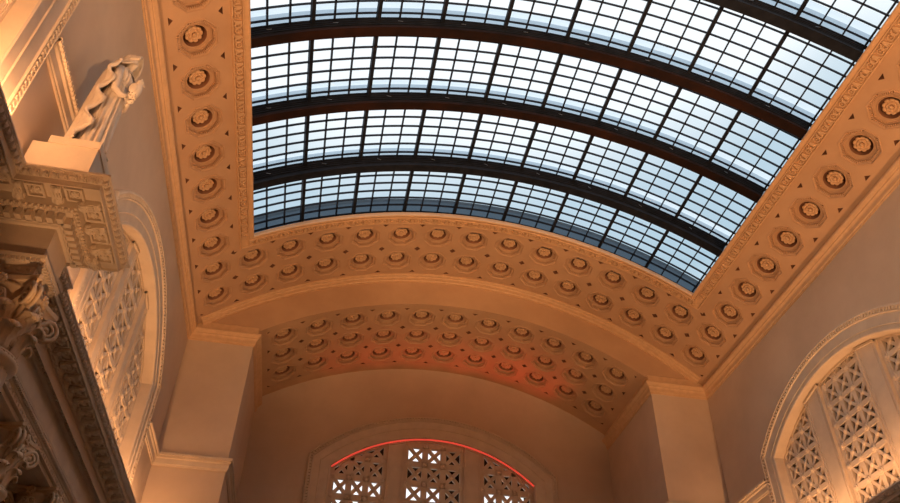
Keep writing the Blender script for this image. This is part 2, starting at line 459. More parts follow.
# roof outside: slate apron beyond the far end, kerb walls round the well
ap = MB(); A = [-.62+1.24*q/48 for q in range(49)]
ap.grid([[ga(a,-.965,.05) for a in A],[ga(a,-.965,.12) for a in A]], flip=True)
ap.grid([[ga(a,-.965,.05) for a in A],[ga(a,YG1+.05,.05) for a in A],[ga(a,YG1+.05,-.33) for a in A]], flip=True)
build('slate_apron', ap, M_APRON, sky, label='slate blue roof apron seen through the lowest panes')
kw = MB()
for sg in (-1,1):
    kw.grid([[ga(sg*.603,y,-.33) for y in (YG0,YG1+.05)],[ga(sg*.603,y,.05) for y in (YG0,YG1+.05)]], flip=sg<0)
kw.grid([[ga(a,YG0,-.33) for a in A],[ga(a,YG0,.05) for a in A]])
build('well_curb', kw, M_CURB, sky)

# ------------------------------------------------------------------ sweeps in plan
def offset_plan(pts, d):
    """offset to the right of travel"""
    out = []
    for i, p in enumerate(pts):
        p = Vector(p)
        def nrm(a, b): t = (Vector(b)-Vector(a)).normalized(); return Vector((t.y, -t.x))
        if i == 0: n = nrm(pts[0], pts[1]); out.append(p+n*d)
        elif i == len(pts)-1: n = nrm(pts[-2], pts[-1]); out.append(p+n*d)
        else:
            n1, n2 = nrm(pts[i-1], pts[i]), nrm(pts[i], pts[i+1])
            m = (n1+n2); m /= (1+n1.dot(n2)); out.append(p+m*d)
    return out
def sweep(mb, pts, prof):
    rows = [[(q.x, q.y, z) for q in offset_plan(pts, d)] for d, z in prof]
    mb.grid(rows, flip=True)
def along(pts, d, pitch, margin=0.0):
    """frames (point, tangent, normal) spaced along an offset path, centred on each leg"""
    q = offset_plan(pts, d); res = []
    for i in range(len(q)-1):
        L = (q[i+1]-q[i]).length
        if L < pitch*.6: continue
        t = (q[i+1]-q[i])/L; n = Vector((t.y,-t.x)); N = max(1, int(round((L-2*margin)/pitch))); st = (L-2*margin)/N
        for k in range(N): res.append((q[i]+t*(margin+st*(k+.5)), t, n, i))
    return res
def TF(p, t, n, z0):
    """local (along, out, z) -> unit coords"""
    return lambda v: (p.x+t.x*v[0]+n.x*v[1], p.y+t.y*v[0]+n.y*v[1], z0+v[2])

# spring cornice, both sides
cpath = [(-XW,YN),(-XW,YE),(-XP,YE),(-XP,YB)]
cprof = [(0,-3.0),(.025,-3.0),(.03,-2.965),(.05,-2.955),(.055,-2.93),(.06,-2.87),(.075,-2.84),(.10,-2.82),(.105,-2.79),(.12,-2.785),(.15,-2.75),(.165,-2.73),(.17,-2.70),(.165,-2.68),(.07,-2.67),(.065,-2.45),(0,-2.40)]
for nm, mir in (('left',False),('right',True)):
    c = MB(); sweep(c, cpath, cprof)
    if mir: c = c.mirror()
    o = build('trim_2' if not mir else 'trim_3', c, M_ORN)
    tag(o, f'long moulded cornice at the spring of the vault on the {nm} wall and pier', 'cornice', kind='structure')

# ------------------------------------------------------------------ walls with arched openings
def arch_geo(hw, apex, spring):
    r = apex-spring; R = (hw*hw+r*r)/(2*r); return R, apex-R
def wall_mb(u0,u1,zb,top,ops,P,flip=False):
    """ops: (uc,hw,apex,spring,sill)"""
    mb = MB(); us = {round(u0,5), round(u1,5)}
    k = u0
    while k < u1: us.add(round(k,5)); k += .5
    for uc,hw,ap_,sp,sl in ops:
        for i in range(33): us.add(round(uc-hw+2*hw*i/32,5))
    us = sorted(us)
    def am(u, uc, hw, ap_, sp):
        R, cz = arch_geo(hw, ap_, sp); return cz+sqrt(max(0,R*R-(u-uc)**2))
    for a, b in zip(us, us[1:]):
        mid = (a+b)/2; op = None
        for q in ops:
            if abs(mid-q[0]) < q[1]: op = q
        if op is None: mb.grid([[P(a,zb),P(b,zb)],[P(a,top(a)),P(b,top(b))]], flip=flip)
        else:
            za, zb2 = am(a,*op[:4]), am(b,*op[:4])
            mb.grid([[P(a,za),P(b,zb2)],[P(a,top(a)),P(b,top(b))]], flip=flip)
            if op[4] > zb: mb.grid([[P(a,zb),P(b,zb)],[P(a,op[4]),P(b,op[4])]], flip=flip)
    return mb
FW = .60
ZS = -8.05   # sill of side windows
WL = [(-2.92,3.2,-3.93,-5.40), (-12.80,3.2,-3.93,-5.40)]
WR = [(-3.2,3.22,-4.40,-5.62)]
FWR = .52
WE = (0.0,3.72,-2.575,-4.12)
def inner(w, fw):
    uc,hw,ap_,sp = w; R,cz = arch_geo(hw,ap_,sp); hi = hw-fw; Ri = R-fw
    return (uc, hi, ap_-fw, cz+sqrt(Ri*Ri-hi*hi))
opsL = [inner(w,FW)+(ZS,) for w in WL]; opsR = [inner(w,FWR)+(ZS,) for w in WR]
opE = inner(WE,.68)+(-9.5,)
zt = lambda u: -2.45
wl = wall_mb(YN,YE,-8.6,zt,opsL,lambda u,z:(-XW,u,z), flip=False)
wl.grid([[(-XP,YE,-14.8),(-XP,YB,-14.8)],[(-XP,YE,-2.4),(-XP,YB,-2.4)]])
wl.grid([[(-XW,YE,-14.8),(-XP,YE,-14.8)],[(-XW,YE,-2.45),(-XP,YE,-2.45)]])
# wall below the entablature, recessed behind the columns
for (xa, za, zb_) in ((-7.95,-14.8,-9.19),):
    wl.grid([[(xa,YN,za),(xa,YE,za)],[(xa,YN,zb_),(xa,YE,zb_)]])
wl.grid([[(-8.0,YN,-9.19),(-8.0,YE,-9.19)],[(-7.3,YN,-9.19),(-7.3,YE,-9.19)]])
o = build('wall_left', wl, M_WALL); tag(o, 'left side wall of plain buff plaster with arched grille windows', 'wall', kind='structure')
wr = wall_mb(YN,YE,-8.6,zt,opsR,lambda u,z:(XW,u,z), flip=True)
wr.grid([[(XP,YE,-14.8),(XP,YB,-14.8)],[(XP,YE,-2.4),(XP,YB,-2.4)]], flip=True)
wr.grid([[(XW,YE,-14.8),(XP,YE,-14.8)],[(XW,YE,-2.45),(XP,YE,-2.45)]], flip=True)
wr.grid([[(7.95,YN,-14.8),(7.95,YE,-14.8)],[(7.95,YN,-9.19),(7.95,YE,-9.19)]], flip=True)
wr.grid([[(8.0,YN,-9.19),(8.0,YE,-9.19)],[(7.3,YN,-9.19),(7.3,YE,-9.19)]], flip=True)
o = build('wall_right', wr, M_WALL); tag(o, 'right side wall of plain buff plaster with an arched grille window', 'wall', kind='structure')
we = wall_mb(-XP,XP,-14.8,lambda u: ZT2-R2+sqrt(R2*R2-u*u)+.12,[opE],lambda u,z:(u,YB,z))
o = build('wall_end', we, M_WALL); tag(o, 'end wall of brown buff plaster inside the deep arched recess', 'wall', kind='structure')
wb = MB(); wb.grid([[(-8,YN,-14.8),(8,YN,-14.8)],[(-8,YN,0.5),(8,YN,.5)]], flip=True)
o = build('wall_back', wb, M_WALL); tag(o, 'plain buff wall closing the hall behind the viewer', 'wall', kind='structure')
fm = MB(); fm.box(-8.3,8.3,YN,YB,-14.95,-14.8)
o = build('floor', fm, M_FLOOR); tag(o, 'tan stone floor of the hall', 'floor', kind='structure')

# ------------------------------------------------------------------ arched windows: frame, lattice, mullions
def win_path(w, off, zb, n=40):
    uc,hw,ap_,sp = w; R,cz = arch_geo(hw,ap_,sp); h = hw-off; r = R-off
    a0 = asin(h/r); pts = [(uc-h, zb)]
    for i in range(n+1):
        a = -a0+2*a0*i/n; pts.append((uc+r*sin(a), cz+r*cos(a)))
    pts.append((uc+h, zb)); return pts
def clipseg(p, q, inside, n=16):
    segs = []; st = None
    for i in range(n):
        t = (i+.5)/n; u = (p[0]+(q[0]-p[0])*t, p[1]+(q[1]-p[1])*t)
        if inside(*u):
            if st is None: st = i/n
        elif st is not None: segs.append((st, i/n)); st = None
    if st is not None: segs.append((st,1))
    return [((p[0]+(q[0]-p[0])*a, p[1]+(q[1]-p[1])*a),(p[0]+(q[0]-p[0])*b, p[1]+(q[1]-p[1])*b)) for a,b in segs]
def make_window(name, label, w, fw, P, flip, zb, depth, cu, cz_, mw, mh, opz, red=False, bw=.11, dw=.07):
    """P(u, z, out): out>0 toward the hall. mh: mullion centre offset, mw: width"""
    ctr = P(w[0], zb, 0)
    root = empty(name, ctr, label, 'window', kind='structure')
    # moulded frame
    prof = [(0,0),(0,.06),(.01,.085),(.035,.10),(.055,.10),(.06,.055),(.125,.05),(.13,.075),(.15,.075),(.16,.045),(.36,.04),(.37,.055),(.385,.055),(.395,.035),(fw-.06,.03),(fw-.05,.05),(fw-.02,.05),(fw,.03),(fw,-.0)]
    mb = MB(); mb.grid([[P(u,z,d) for u,z in win_path(w,o_,zb)] for o_,d in prof], flip=not flip)
    arch = build('arch_molding', mb, M_STONE, root)
    # dentils under the outer roll
    dn = MB(); path = win_path(w,.09,zb,160); seg = []
    acc = 0; pitch = .088; nextd = pitch/2
    for a, b in zip(path, path[1:]):
        L = math.hypot(b[0]-a[0], b[1]-a[1]); tx, tz = (b[0]-a[0])/L, (b[1]-a[1])/L
        while nextd <= acc+L:
            t = nextd-acc; cu0, cz0 = a[0]+tx*t, a[1]+tz*t; nextd += pitch
            dn.box(-.022,.022,-.032,.032,.045,.09, lambda v,cu0=cu0,cz0=cz0,tx=tx,tz=tz: P(cu0+tx*v[0]-tz*v[1], cz0+tz*v[0]+tx*v[1], v[2]))
        acc += L
    build('dentil_band', dn, M_STONE, root)
    # reveal
    rv = MB(); pa = win_path(w,fw,zb)
    rv.grid([[P(u,z,0.0) for u,z in pa],[P(u,z,-depth-.12) for u,z in pa]], flip=not flip)
    build('window_reveal', rv, M_STONE, root)
    uc, hi, ai, si = inner(w, fw); Ri, czi = arch_geo(hi, ai, si)
    def inside(u, z, m=0.0):
        if abs(u-uc) > hi+m or z < zb-m: return False
        return z < czi+sqrt(max(0,(Ri+m)**2-(u-uc)**2))
    # mullions: broad flat piers with raised edges
    for sg in (-1,1):
        c = uc+sg*mh; mb = MB(); h = mw/2
        zz = czi+sqrt(Ri*Ri-(c-uc)**2)-.02
        z1 = czi+sqrt(Ri*Ri-(c-h-uc)**2)-.015; z2 = czi+sqrt(Ri*Ri-(c+h-uc)**2)-.015
        for (a,b,d0,d1) in ((-h,h,-depth-.08,-depth+.07),(-h,-h+.035,-depth+.07,-depth+.095),(h-.035,h,-depth+.07,-depth+.095),(-h+.09,-h+.105,-depth+.07,-depth+.082),(h-.105,h-.09,-depth+.07,-depth+.082)):
            ta = z1+(z2-z1)*(a+h)/(2*h); tb = z1+(z2-z1)*(b+h)/(2*h)
            vs = [P(c+a,zb,d0),P(c+b,zb,d0),P(c+b,zb,d1),P(c+a,zb,d1),P(c+a,ta,d0),P(c+b,tb,d0),P(c+b,tb,d1),P(c+a,ta,d1)]
            mb.add(vs, [(0,1,2,3),(7,6,5,4),(0,4,5,1),(1,5,6,2),(2,6,7,3),(3,7,4,0)])
        # top cap bar
        vs = []
        for z_ in (-.05,0):
            for a,d in ((-h,-depth+.05),(h,-depth+.05),(h,-depth+.11),(-h,-depth+.11)):
                ta = z1+(z2-z1)*(a+h)/(2*h); vs.append(P(c+a,ta+z_,d))
        mb.add(vs, [(0,1,2,3),(7,6,5,4),(0,4,5,1),(1,5,6,2),(2,6,7,3),(3,7,4,0)])
        build('mullion_pier', mb, M_STONE, root)
    # three lattice panels
    spans = [(uc-hi, uc-mh-mw/2), (uc-mh+mw/2, uc+mh-mw/2), (uc+mh+mw/2, uc+hi)]
    for si_, (a, b) in enumerate(spans):
        mb = MB(); W = b-a-.16; nc = max(1, round(W/cu)); st = W/nc; a2 = a+.08
        def bar(p, q, wd, d0, d1, clip=True):
            for (s0,s1) in (clipseg(p,q,inside) if clip else [(p,q)]):
                L = math.hypot(s1[0]-s0[0], s1[1]-s0[1])
                if L < 1e-4: continue
                tx, tz = (s1[0]-s0[0])/L, (s1[1]-s0[1])/L
                mb.box(0,L,-wd/2,wd/2,d0,d1, lambda v: P(s0[0]+tx*v[0]-tz*v[1], s0[1]+tz*v[0]+tx*v[1], v[2]))
        ztop = ai+.05; nr = int((ztop-zb)/cz_)+2
        d0, d1 = -depth-.07, -depth+.0
        zr = lambda k: opz+k*cz_
        k0 = int((zb-opz)/cz_)-1; k1 = int((ztop-opz)/cz_)+2
        dd = dw
        for i in range(nc+1):
            u = a2+st*i; ww = bw if 0 < i < nc else .09
            bar((u,zb),(u,ztop+.2),ww,d0,d1+.01)
        bar((a+.03,zb),(a+.03,ztop+.2),.09,d0,d1+.02); bar((b-.03,zb),(b-.03,ztop+.2),.09,d0,d1+.02)
        for k in range(k0,k1+1):
            z = zr(k)
            bar((a2,z),(b-.08,z),bw,d0,d1+.01)
            for i in range(nc):
                u = a2+st*i
                bar((u,z),(u+st,z+cz_),dd,d0,d1); bar((u+st,z),(u,z+cz_),dd,d0,d1)
                c_ = (u+st/2, z+cz_/2)
                if inside(*c_, -.05): mb.lathe([(.06,0),(.05,.02),(.02,.03)], 10, T=lambda v,c_=c_: P(c_[0]+v[0], c_[1]+v[1], d1-.005+v[2]))
            for i in range(nc+1):
                u = a2+st*i
                if inside(u, z, -.06): mb.lathe([(.085,0),(.075,.02),(.05,.022),(.03,.04)], 12, T=lambda v,u=u,z=z: P(u+v[0], z+v[1], d1+.005+v[2]))
        # rim following the arch
        build('lattice_panel', mb, M_STONE, root)
    rim = MB(); ps = win_path(w,fw,zb); ps2 = win_path(w,fw+.05,zb)
    rim.grid([[P(u,z,-depth+.03) for u,z in ps],[P(u,z,-depth+.03) for u,z in ps2],[P(u,z,-depth-.08) for u,z in ps2]], flip=not flip)
    build('lattice_rim', rim, M_STONE, root)
    if red:
        tb = MB(); pts = [P(u,z,-.05) for u,z in win_path(w,fw+.02,zb)[1:-1]]
        tb.tube(pts, .024, 6)
        build('red_light_strip', tb, M_RED, root, label='glowing red light strip along the arch')
    return root
wfrL = lambda u,z,d: (-XW+d, u, z)
wfrR = lambda u,z,d: (XW-d, u, z)
wfrE = lambda u,z,d: (u, YB-d, z)
w1 = make_window('window_1','arched end window with perforated plaster lattice, red lit rim and daylight behind',WE,.68,wfrE,False,-9.5,.22,.53,.60,.50,1.16,-4.62,red=True,bw=.18,dw=.105)
w2 = make_window('window_2','arched lattice window in the left wall beside the end pier',WL[0],FW,wfrL,True,ZS,.22,.47,.47,.45,.87,-7.9)
w3 = make_window('window_3','arched window on the left wall nearest the viewer, mostly cut off at the top left corner',WL[1],FW,wfrL,True,ZS,.22,.47,.47,.45,.87,-7.9)
w4 = make_window('window_4','large arched lattice window in the right wall at the lower right',WR[0],FWR,wfrR,False,ZS,.22,.46,.46,.60,1.02,-7.9)
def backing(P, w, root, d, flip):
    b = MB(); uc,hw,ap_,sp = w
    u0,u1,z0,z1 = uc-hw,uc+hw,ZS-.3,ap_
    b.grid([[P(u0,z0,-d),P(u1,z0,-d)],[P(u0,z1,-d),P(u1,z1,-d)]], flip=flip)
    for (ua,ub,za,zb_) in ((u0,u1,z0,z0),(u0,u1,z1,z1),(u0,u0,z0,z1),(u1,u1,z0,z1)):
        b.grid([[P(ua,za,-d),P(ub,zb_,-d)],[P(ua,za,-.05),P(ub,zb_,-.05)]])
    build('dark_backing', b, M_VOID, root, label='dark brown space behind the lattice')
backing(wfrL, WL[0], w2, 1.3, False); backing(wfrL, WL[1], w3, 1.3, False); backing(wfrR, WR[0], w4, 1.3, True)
# outer window frame behind the end lattice: dark transoms and mullions with daylight between
ofr = MB()
def ob(x0,x1,z0,z1,y=YB+1.0,t=.08): ofr.box(x0,x1,y,y+t,z0,z1)
def seen(x, z, y=YB+1.0):   # point behind the lattice along the line of sight
    k = (y+15.87)/(YB+.22+15.87); return (-3.24+(x+3.24)*k, -14.05+(z+14.05)*k)
for zz in (-9.0,-7.9,-6.8,-5.55,-4.0): pass
def hz(za, zb_, x0=-4.6, x1=4.6):
    (_, a), (_, b) = seen(0,za), seen(0,zb_); ob(x0,x1,a,b)
hz(-4.66,-4.02); hz(-5.62,-5.48); hz(-7.2,-7.05); hz(-8.6,-8.4)
for (xa, xb) in ((-.02+.36,.86),(-4.3,-2.9),(2.75,4.4),(-1.55,-.86),(-1.98,-1.9)):
    (a,_), (b,_) = seen(xa,-4), seen(xb,-4); ob(a,b,-10,-1.2)
(a,_),(b,_) = seen(-4.2,-4),seen(-.8,-4); z0 = seen(0,-4.1)[1]; ob(a,b,z0,-1.2)
(a,_),(b,_) = seen(1.3,-4),seen(4.2,-4); z0 = seen(0,-4.1)[1]; ob(a,b,z0,-1.2)
build('outer_window_frame', ofr, M_VOID, w1, label='dark outer window frame behind the lattice')
tun = MB()
for (xa,xb,za,zb_) in ((-4.6,4.6,-10,-10),(-4.6,4.6,-1.2,-1.2),(-4.6,-4.6,-10,-1.2),(4.6,4.6,-10,-1.2)):
    tun.grid([[(xa,YB+.02,za),(xb,YB+.02,zb_)],[(xa,YB+1.1,za),(xb,YB+1.1,zb_)]])
build('window_chamber', tun, M_VOID, w1)

# ------------------------------------------------------------------ lower dentil cornice between windows (z about -6.2)
lprof = [(0,-6.46),(.03,-6.46),(.035,-6.43),(.05,-6.42),(.055,-6.30),(.085,-6.28),(.09,-6.23),(.115,-6.22),(.12,-6.17),(.11,-6.155),(0,-6.13)]
def lower_cornice(name, pts, label, mir=False):
    c = MB(); sweep(c, pts, lprof)
    for p,t,n_,i in along(pts, .085, .075): c.box(-.02,.02,-.02,.045,-6.235+0,-6.185, TF(p,t,n_,0))
    if mir: c = c.mirror()
    o = build(name, c, M_STONE); tag(o, label, 'cornice', kind='structure')
lower_cornice('trim_4', [(-XW,.29),(-XW,YE),(-XP,YE),(-XP,YB),(-3.73,YB)], 'low dentilled cornice wrapping the left pier between window and end recess')
lower_cornice('trim_5', [(-XW,-9.59),(-XW,-6.13)], 'short dentilled cornice on the left wall behind the statue')
lower_cornice('trim_6', [(-XW,.02),(-XW,YE),(-XP,YE),(-XP,YB),(-3.73,YB)], 'low dentilled cornice wrapping the right pier', True)

# ------------------------------------------------------------------ entablature over the columns
EX = -7.24
epath = [(EX,YN+.1),(EX,-8.98),(-6.37,-8.98),(-6.37,-8.30),(-7.15,-8.30),(-7.15,-7.70),(EX,-7.70),(EX,YE)]
epath_r = [(EX,YN+.1),(EX,YE)]
ZC = -8.15
def entablature(path, label, mir=False):
    root = empty('entablature', ((7 if mir else -7),-9,-9.25), label, 'entablature')
    def B(nm, mb, m=M_STONE, **k): return build(nm, mb.mirror() if mir else mb, m, root, **k)
    a = MB(); sweep(a, path, [(-.75,-9.25),(-.62,-9.25),(-.60,-9.235),(-.27,-9.235),(-.25,-9.25),(-.12,-9.25),(-.12,-9.16),(-.105,-9.155),(-.10,-9.145),(-.10,-9.06),(-.085,-9.055),(-.07,-9.04),(-.03,-9.0),(-.02,-8.995),(-.01,-8.96),(-.06,-8.955)])
    for p,t,n_,i in along(path, -.05, .052):
        if p.y > -14: a.box(-.016,.016,-.03,.03,-9.04,-9.0, TF(p,t,n_,0))
    for p,t,n_,i in along(path, -.105, .11):
        if p.y > -14: a.ball((0,0,-9.10), .035, 6, 4, (1,.6,.8), TF(p,t,n_,0))
    B('architrave', a)
    f = MB(); sweep(f, path, [(-.06,-8.955),(-.06,-8.56),(-.03,-8.55),(-.02,-8.53)])
    B('frieze', f)
    d = MB(); sweep(d, path, [(-.02,-8.53),(.0,-8.53),(.01,-8.43),(.09,-8.425),(.10,-8.40),(.13,-8.39)])
    for p,t,n_,i in along(path, .04, .105): d.box(-.031,.031,-.05,.045,-8.53,-8.435, TF(p,t,n_,0))
    for p,t,n_,i in along(path, .115, .06):
        if p.y > -14: d.ball((0,0,-8.41), .025, 6, 4, (1,1,1), TF(p,t,n_,0))
    B('dentil_course', d)
    c = MB(); sweep(c, path, [(.13,-8.39),(.14,-8.28),(.36,-8.275),(.365,-8.30),(.38,-8.30),(.385,-8.23),(.395,-8.225),(.40,-8.21),(.44,-8.17),(.45,-8.16),(.46,-8.155),(.46,-8.13),(.45,-8.12),(-.3,-8.10)])
    B('cornice', c)
    eg = MB()
    for p,t,n_,i in along(path, .415, .098):
        if p.y > -15:
            T = TF(p,t,n_,0)
            eg.ball((0,0,-8.195), .042, 8, 5, (.8,.75,1.0), T); eg.box(-.052,-.044,-.02,.03,-8.235,-8.17, T)
            eg.ball((0,.022,-8.17), .02, 6, 4, (1.2,1,.8), T)
    B('egg_and_dart_band', eg)
    # modillions
    n_all = along(path, .25, .34, .03)
    mo = MB(); k = 0
    side = [( -.13,0.0),(-.13,-.05),(-.11,-.085),(-.07,-.10),(-.03,-.09),(0,-.07),(.04,-.06),(.07,-.065),(.095,-.05),(.105,-.025),(.10,0)]
    def modil():
        m = MB(); w = .052
        rows = [[(sx*w*(1 if abs(sx)==1 else 1), y, z) for y,z in side] for sx in (-1,1)]
        m.grid(rows, flip=True)
        nn = len(side); m.add([(-w,y,z) for y,z in side], [tuple(range(nn))]); m.add([(w,y,z) for y,z in side], [tuple(range(nn))[::-1]])
        m.ball((0,-.07,-.075), .055, 8, 6, (.7,1,.75)); m.ball((0,.07,-.045), .04, 8, 6, (1,1,.8))
        for q in (-1,0,1): m.ball((q*.03,0.0,-.07), .025, 6, 4, (.6,2.2,.8))
        for q in (-1,1): m.ball((q*.055,-.075,-.05), .035, 8, 5, (.35,1,1))
        return m
    def coff():
        m = MB()
        for (x0,x1,y0,y1) in ((-.095,.095,-.10,-.075),(-.095,.095,.075,.10),(-.095,-.07,-.075,.075),(.07,.095,-.075,.075)): m.box(x0,x1,y0,y1,-.035,0)
        m.lathe([(.05,0),(.052,-.015),(.03,-.03),(.01,-.04)][::-1], 10)
        for q in range(6): m.ball((.036*cos(q*pi/3),.036*sin(q*pi/3),-.02), .018, 6, 4)
        return m
    pm = pc = None
    sgn = -1 if mir else 1
    for p,t,n_,i in n_all:
        if p.y < -12: continue
        ang = atan2(t.y, t.x)
        for kind_, sh in (('m',-.085),('c',.085)):
            q = p+t*sh
            if mir:
                loc = U((-q.x,q.y,-8.28)); rz = atan2(t.y,-t.x); 
            else: loc = U((q.x,q.y,-8.28)); rz = ang
            base = pm if kind_ == 'm' else pc
            if base is None:
                g = modil() if kind_ == 'm' else coff()
                # local frame: x along, y inward-> so that -y (outward) follows the normal
                g.v = [(x*S, -y*S, z*S) for x,y,z in g.v]; g.f = [f_[::-1] for f_ in g.f]
                base = build('modillion' if kind_ == 'm' else 'soffit_coffer', g, M_STONE, root, local=True)
                if kind_ == 'm': pm = base
                else: pc = base
                ob_ = base
            else:
                ob_ = base.copy(); COL.objects.link(ob_)
            ob_.parent = root; ob_.location = loc-Vector(root.location)
            ob_.rotation_euler = (0,0,(rz if not mir else rz+pi))
    return root
entL = entablature(epath, 'carved stone entablature along the left wall, breaking forward over the near column')
entR = entablature(epath_r, 'carved stone entablature ledge along the foot of the right arched window', True)
# ledge backs so the top of the entablature meets the wall
for sg, nm in ((-1,'left'),(1,'right')):
    sb = MB(); sb.box(min(sg*XW,sg*7.0),max(sg*XW,sg*7.0),YN,YE-.02,-8.12,-8.0) 
    o = build('window_sill', sb, M_STONE); tag(o, f'stone sill ledge under the arched windows of the {nm} wall', 'sill')

# ------------------------------------------------------------------ pedestal with statue
pd = MB(); pd.box(-7.10,-6.36,-8.97,-8.30,-8.10,-7.32)
pe = empty('pedestal', (-6.7,-8.65,-8.10), 'plain stone pedestal under the robed statue on the projecting entablature', 'pedestal')
build('block', pd, M_STONE, pe)
pp = MB(); pp.box(-6.93,-6.345,-8.985,-8.32,-7.32,-7.21); build('plinth', pp, M_STONE, pe)

st = empty('statue', (-6.55,-8.66,-7.21), 'stone statue of a hooded robed figure holding an owl, on the pedestal at upper left', 'statue')
SX, SY, SZ = -6.58, -8.72, -7.195
def lerp(a,b,t): return a+(b-a)*t
def interp(tab, z):
    for (z0,*a),(z1,*b) in zip(tab, tab[1:]):
        if z <= z1: t = (z-z0)/(z1-z0); return [lerp(x,y,t) for x,y in zip(a,b)]
    return list(tab[-1][1:])
# body: z, cx, cy, rx, ry, fold amplitude   (front = +x)
tab = [(0,.0,0,.215,.205,.030),(.05,.0,0,.205,.20,.030),(.30,.0,.0,.185,.185,.026),(.60,-.005,0,.170,.18,.022),(.85,-.005,0,.165,.18,.018),(1.0,-.0,0,.155,.175,.014),
       (1.12,.005,0,.135,.165,.010),(1.18,.01,0,.125,.160,.006),(1.22,.012,0,.145,.175,.012),(1.30,.012,0,.155,.19,.010),(1.38,.0,0,.135,.20,.006),(1.44,-.01,0,.10,.17,.003),(1.475,-.01,0,.06,.07,0),(1.50,.0,0,.052,.052,0),(1.56,.015,0,.05,.05,0),(1.60,.02,0,.045,.045,0)]
bd = MB(); N = 96; rows = []
for i in range(70):
    z = 1.60*i/69; cx, cy, rx, ry, am_ = interp(tab, z)
    row = []
    for k in range(N):
        a = 2*pi*k/N
        f_ = am_*(abs(sin(8.5*a+.35*sin(2*z*3)+.5*sin(3*a)))**.6*2-1.2+.35*sin(23*a+z*2))
        row.append((SX+cx+(rx+f_)*cos(a), SY+cy+(ry+f_)*sin(a), SZ+z))
    rows.append(row)
bd.grid(rows, True); bd.f.append(tuple(range(N))[::-1])
# head as part of the continuous body
def head(mb, cx, cy, cz, sc=1.0, yaw=0.0):
    n, m = 32, 24; rows = []
    for i in range(m+1):
        ph = pi*i/m; row = []
        for k in range(n):
            a = 2*pi*k/n; x = cos(a)*sin(ph); y = sin(a)*sin(ph); z = -cos(ph)
            r = 1.0; X, Y, Z = .088*x, .070*y, .112*z
            if z < 0: X *= 1-.12*(-z); Y *= 1-.28*(-z)
            fr_ = max(0,x)
            X += .026*fr_*math.exp(-((y)/.16)**2)*math.exp(-((z+.10)/.20)**2)      # nose
            X -= .012*fr_*(math.exp(-((y-.36)/.17)**2)+math.exp(-((y+.36)/.17)**2))*math.exp(-((z-.12)/.14)**2)  # eye sockets
            X += .008*fr_*math.exp(-(y/.3)**2)*math.exp(-((z+.48)/.07)**2)+.007*fr_*math.exp(-(y/.25)**2)*math.exp(-((z+.62)/.06)**2)
            X += .014*fr_*math.exp(-(y/.35)**2)*math.exp(-((z+.86)/.15)**2)
            X += .006*fr_*math.exp(-(y/.6)**2)*math.exp(-((z-.30)/.10)**2)
            X2 = X*cos(yaw)-Y*sin(yaw); Y2 = X*sin(yaw)+Y*cos(yaw)
            row.append((cx+X2*sc, cy+Y2*sc, cz+Z*sc))
        rows.append(row)
    mb.grid(rows, True)
head(bd, SX+.05, SY-.01, SZ+1.615, 1.0, -.35)
# right foot tip under the hem
bd.ball((SX+.19,SY-.06,SZ+.03), .05, 10, 6, (1.6,.8,.6)); bd.ball((SX+.19,SY+.08,SZ+.03), .05, 10, 6, (1.6,.8,.6))
body = build('figure', bd, M_STAT, st, smooth=True)
# girdle
gi = MB(); gi.lathe([(.125,1.155),(.140,1.165),(.143,1.18),(.138,1.195),(.125,1.205)], 40, T=lambda v: (SX+.01+v[0]*1.0, SY+v[1]*1.22, SZ+v[2])); build('girdle', gi, M_STAT, st, smooth=True)
# gathered collar of small pleats
co = MB(); rows = []
for i in range(5):
    t = i/4; row = []
    for k in range(72):
        a = 2*pi*k/72; r = (.085+.075*t)+.012*abs(sin(9*a))*(1-.3*t)
        row.append((SX+.005+r*cos(a)*.95, SY+r*sin(a)*1.15, SZ+1.475-.075*t*t-.02*t))
    rows.append(row)
co.grid(rows, True); build('pleated_collar', co, M_STAT, st, smooth=True)
# cloak: wraps the back from over the head to the base, with a wavy fold down the viewer's side
cl = MB(); rows = []; NZ = 90; NA = 64
ctab = [(0,-.03,.285,.265),(.4,-.03,.26,.25),(.8,-.03,.235,.24),(1.1,-.03,.215,.235),(1.3,-.025,.20,.235),(1.42,-.02,.175,.21),(1.52,.0,.140,.145),(1.62,.02,.130,.115),(1.70,.03,.115,.10),(1.75,.035,.085,.07),(1.775,.04,.02,.02)]
for i in range(NZ+1):
    z = 1.775*i/NZ; cx, rx, ry = interp(ctab, z); row = []
    wav = .22*sin(z*2*pi/.40+.6)*min(1,max(0,(1.5-z)/.2))
    a_end = 2*pi-(1.62+wav) if z < 1.45 else 2*pi-lerp(1.6,.62,min(1,(z-1.45)/.15))
    a_st = 1.35+.08*sin(z*14) if z < 1.45 else lerp(1.3,.62,min(1,(z-1.45)/.12))
    for k in range(NA+1):
        t = k/NA; a = lerp(a_st, a_end, t)
        fold = .010*sin(7*a+1.5*z)+.006*sin(15*a-2*z)
        edge = max(0, (t-.84)/.16); roll = .055*edge*edge*(1 if z < 1.45 else .25)
        edge2 = max(0,(.16-t)/.16); roll += .03*edge2*edge2
        if z > 1.5: fold *= .4
        vis = 0
        row.append((SX+cx+(rx+fold+roll)*cos(a), SY+(ry+fold+roll)*sin(a), SZ+z))
    rows.append(row)
cl.grid(rows)
co_ = build('cloak', cl, M_STAT, st, smooth=True)
md = co_.modifiers.new('thick','SOLIDIFY'); md.thickness = .05; md.offset = 1
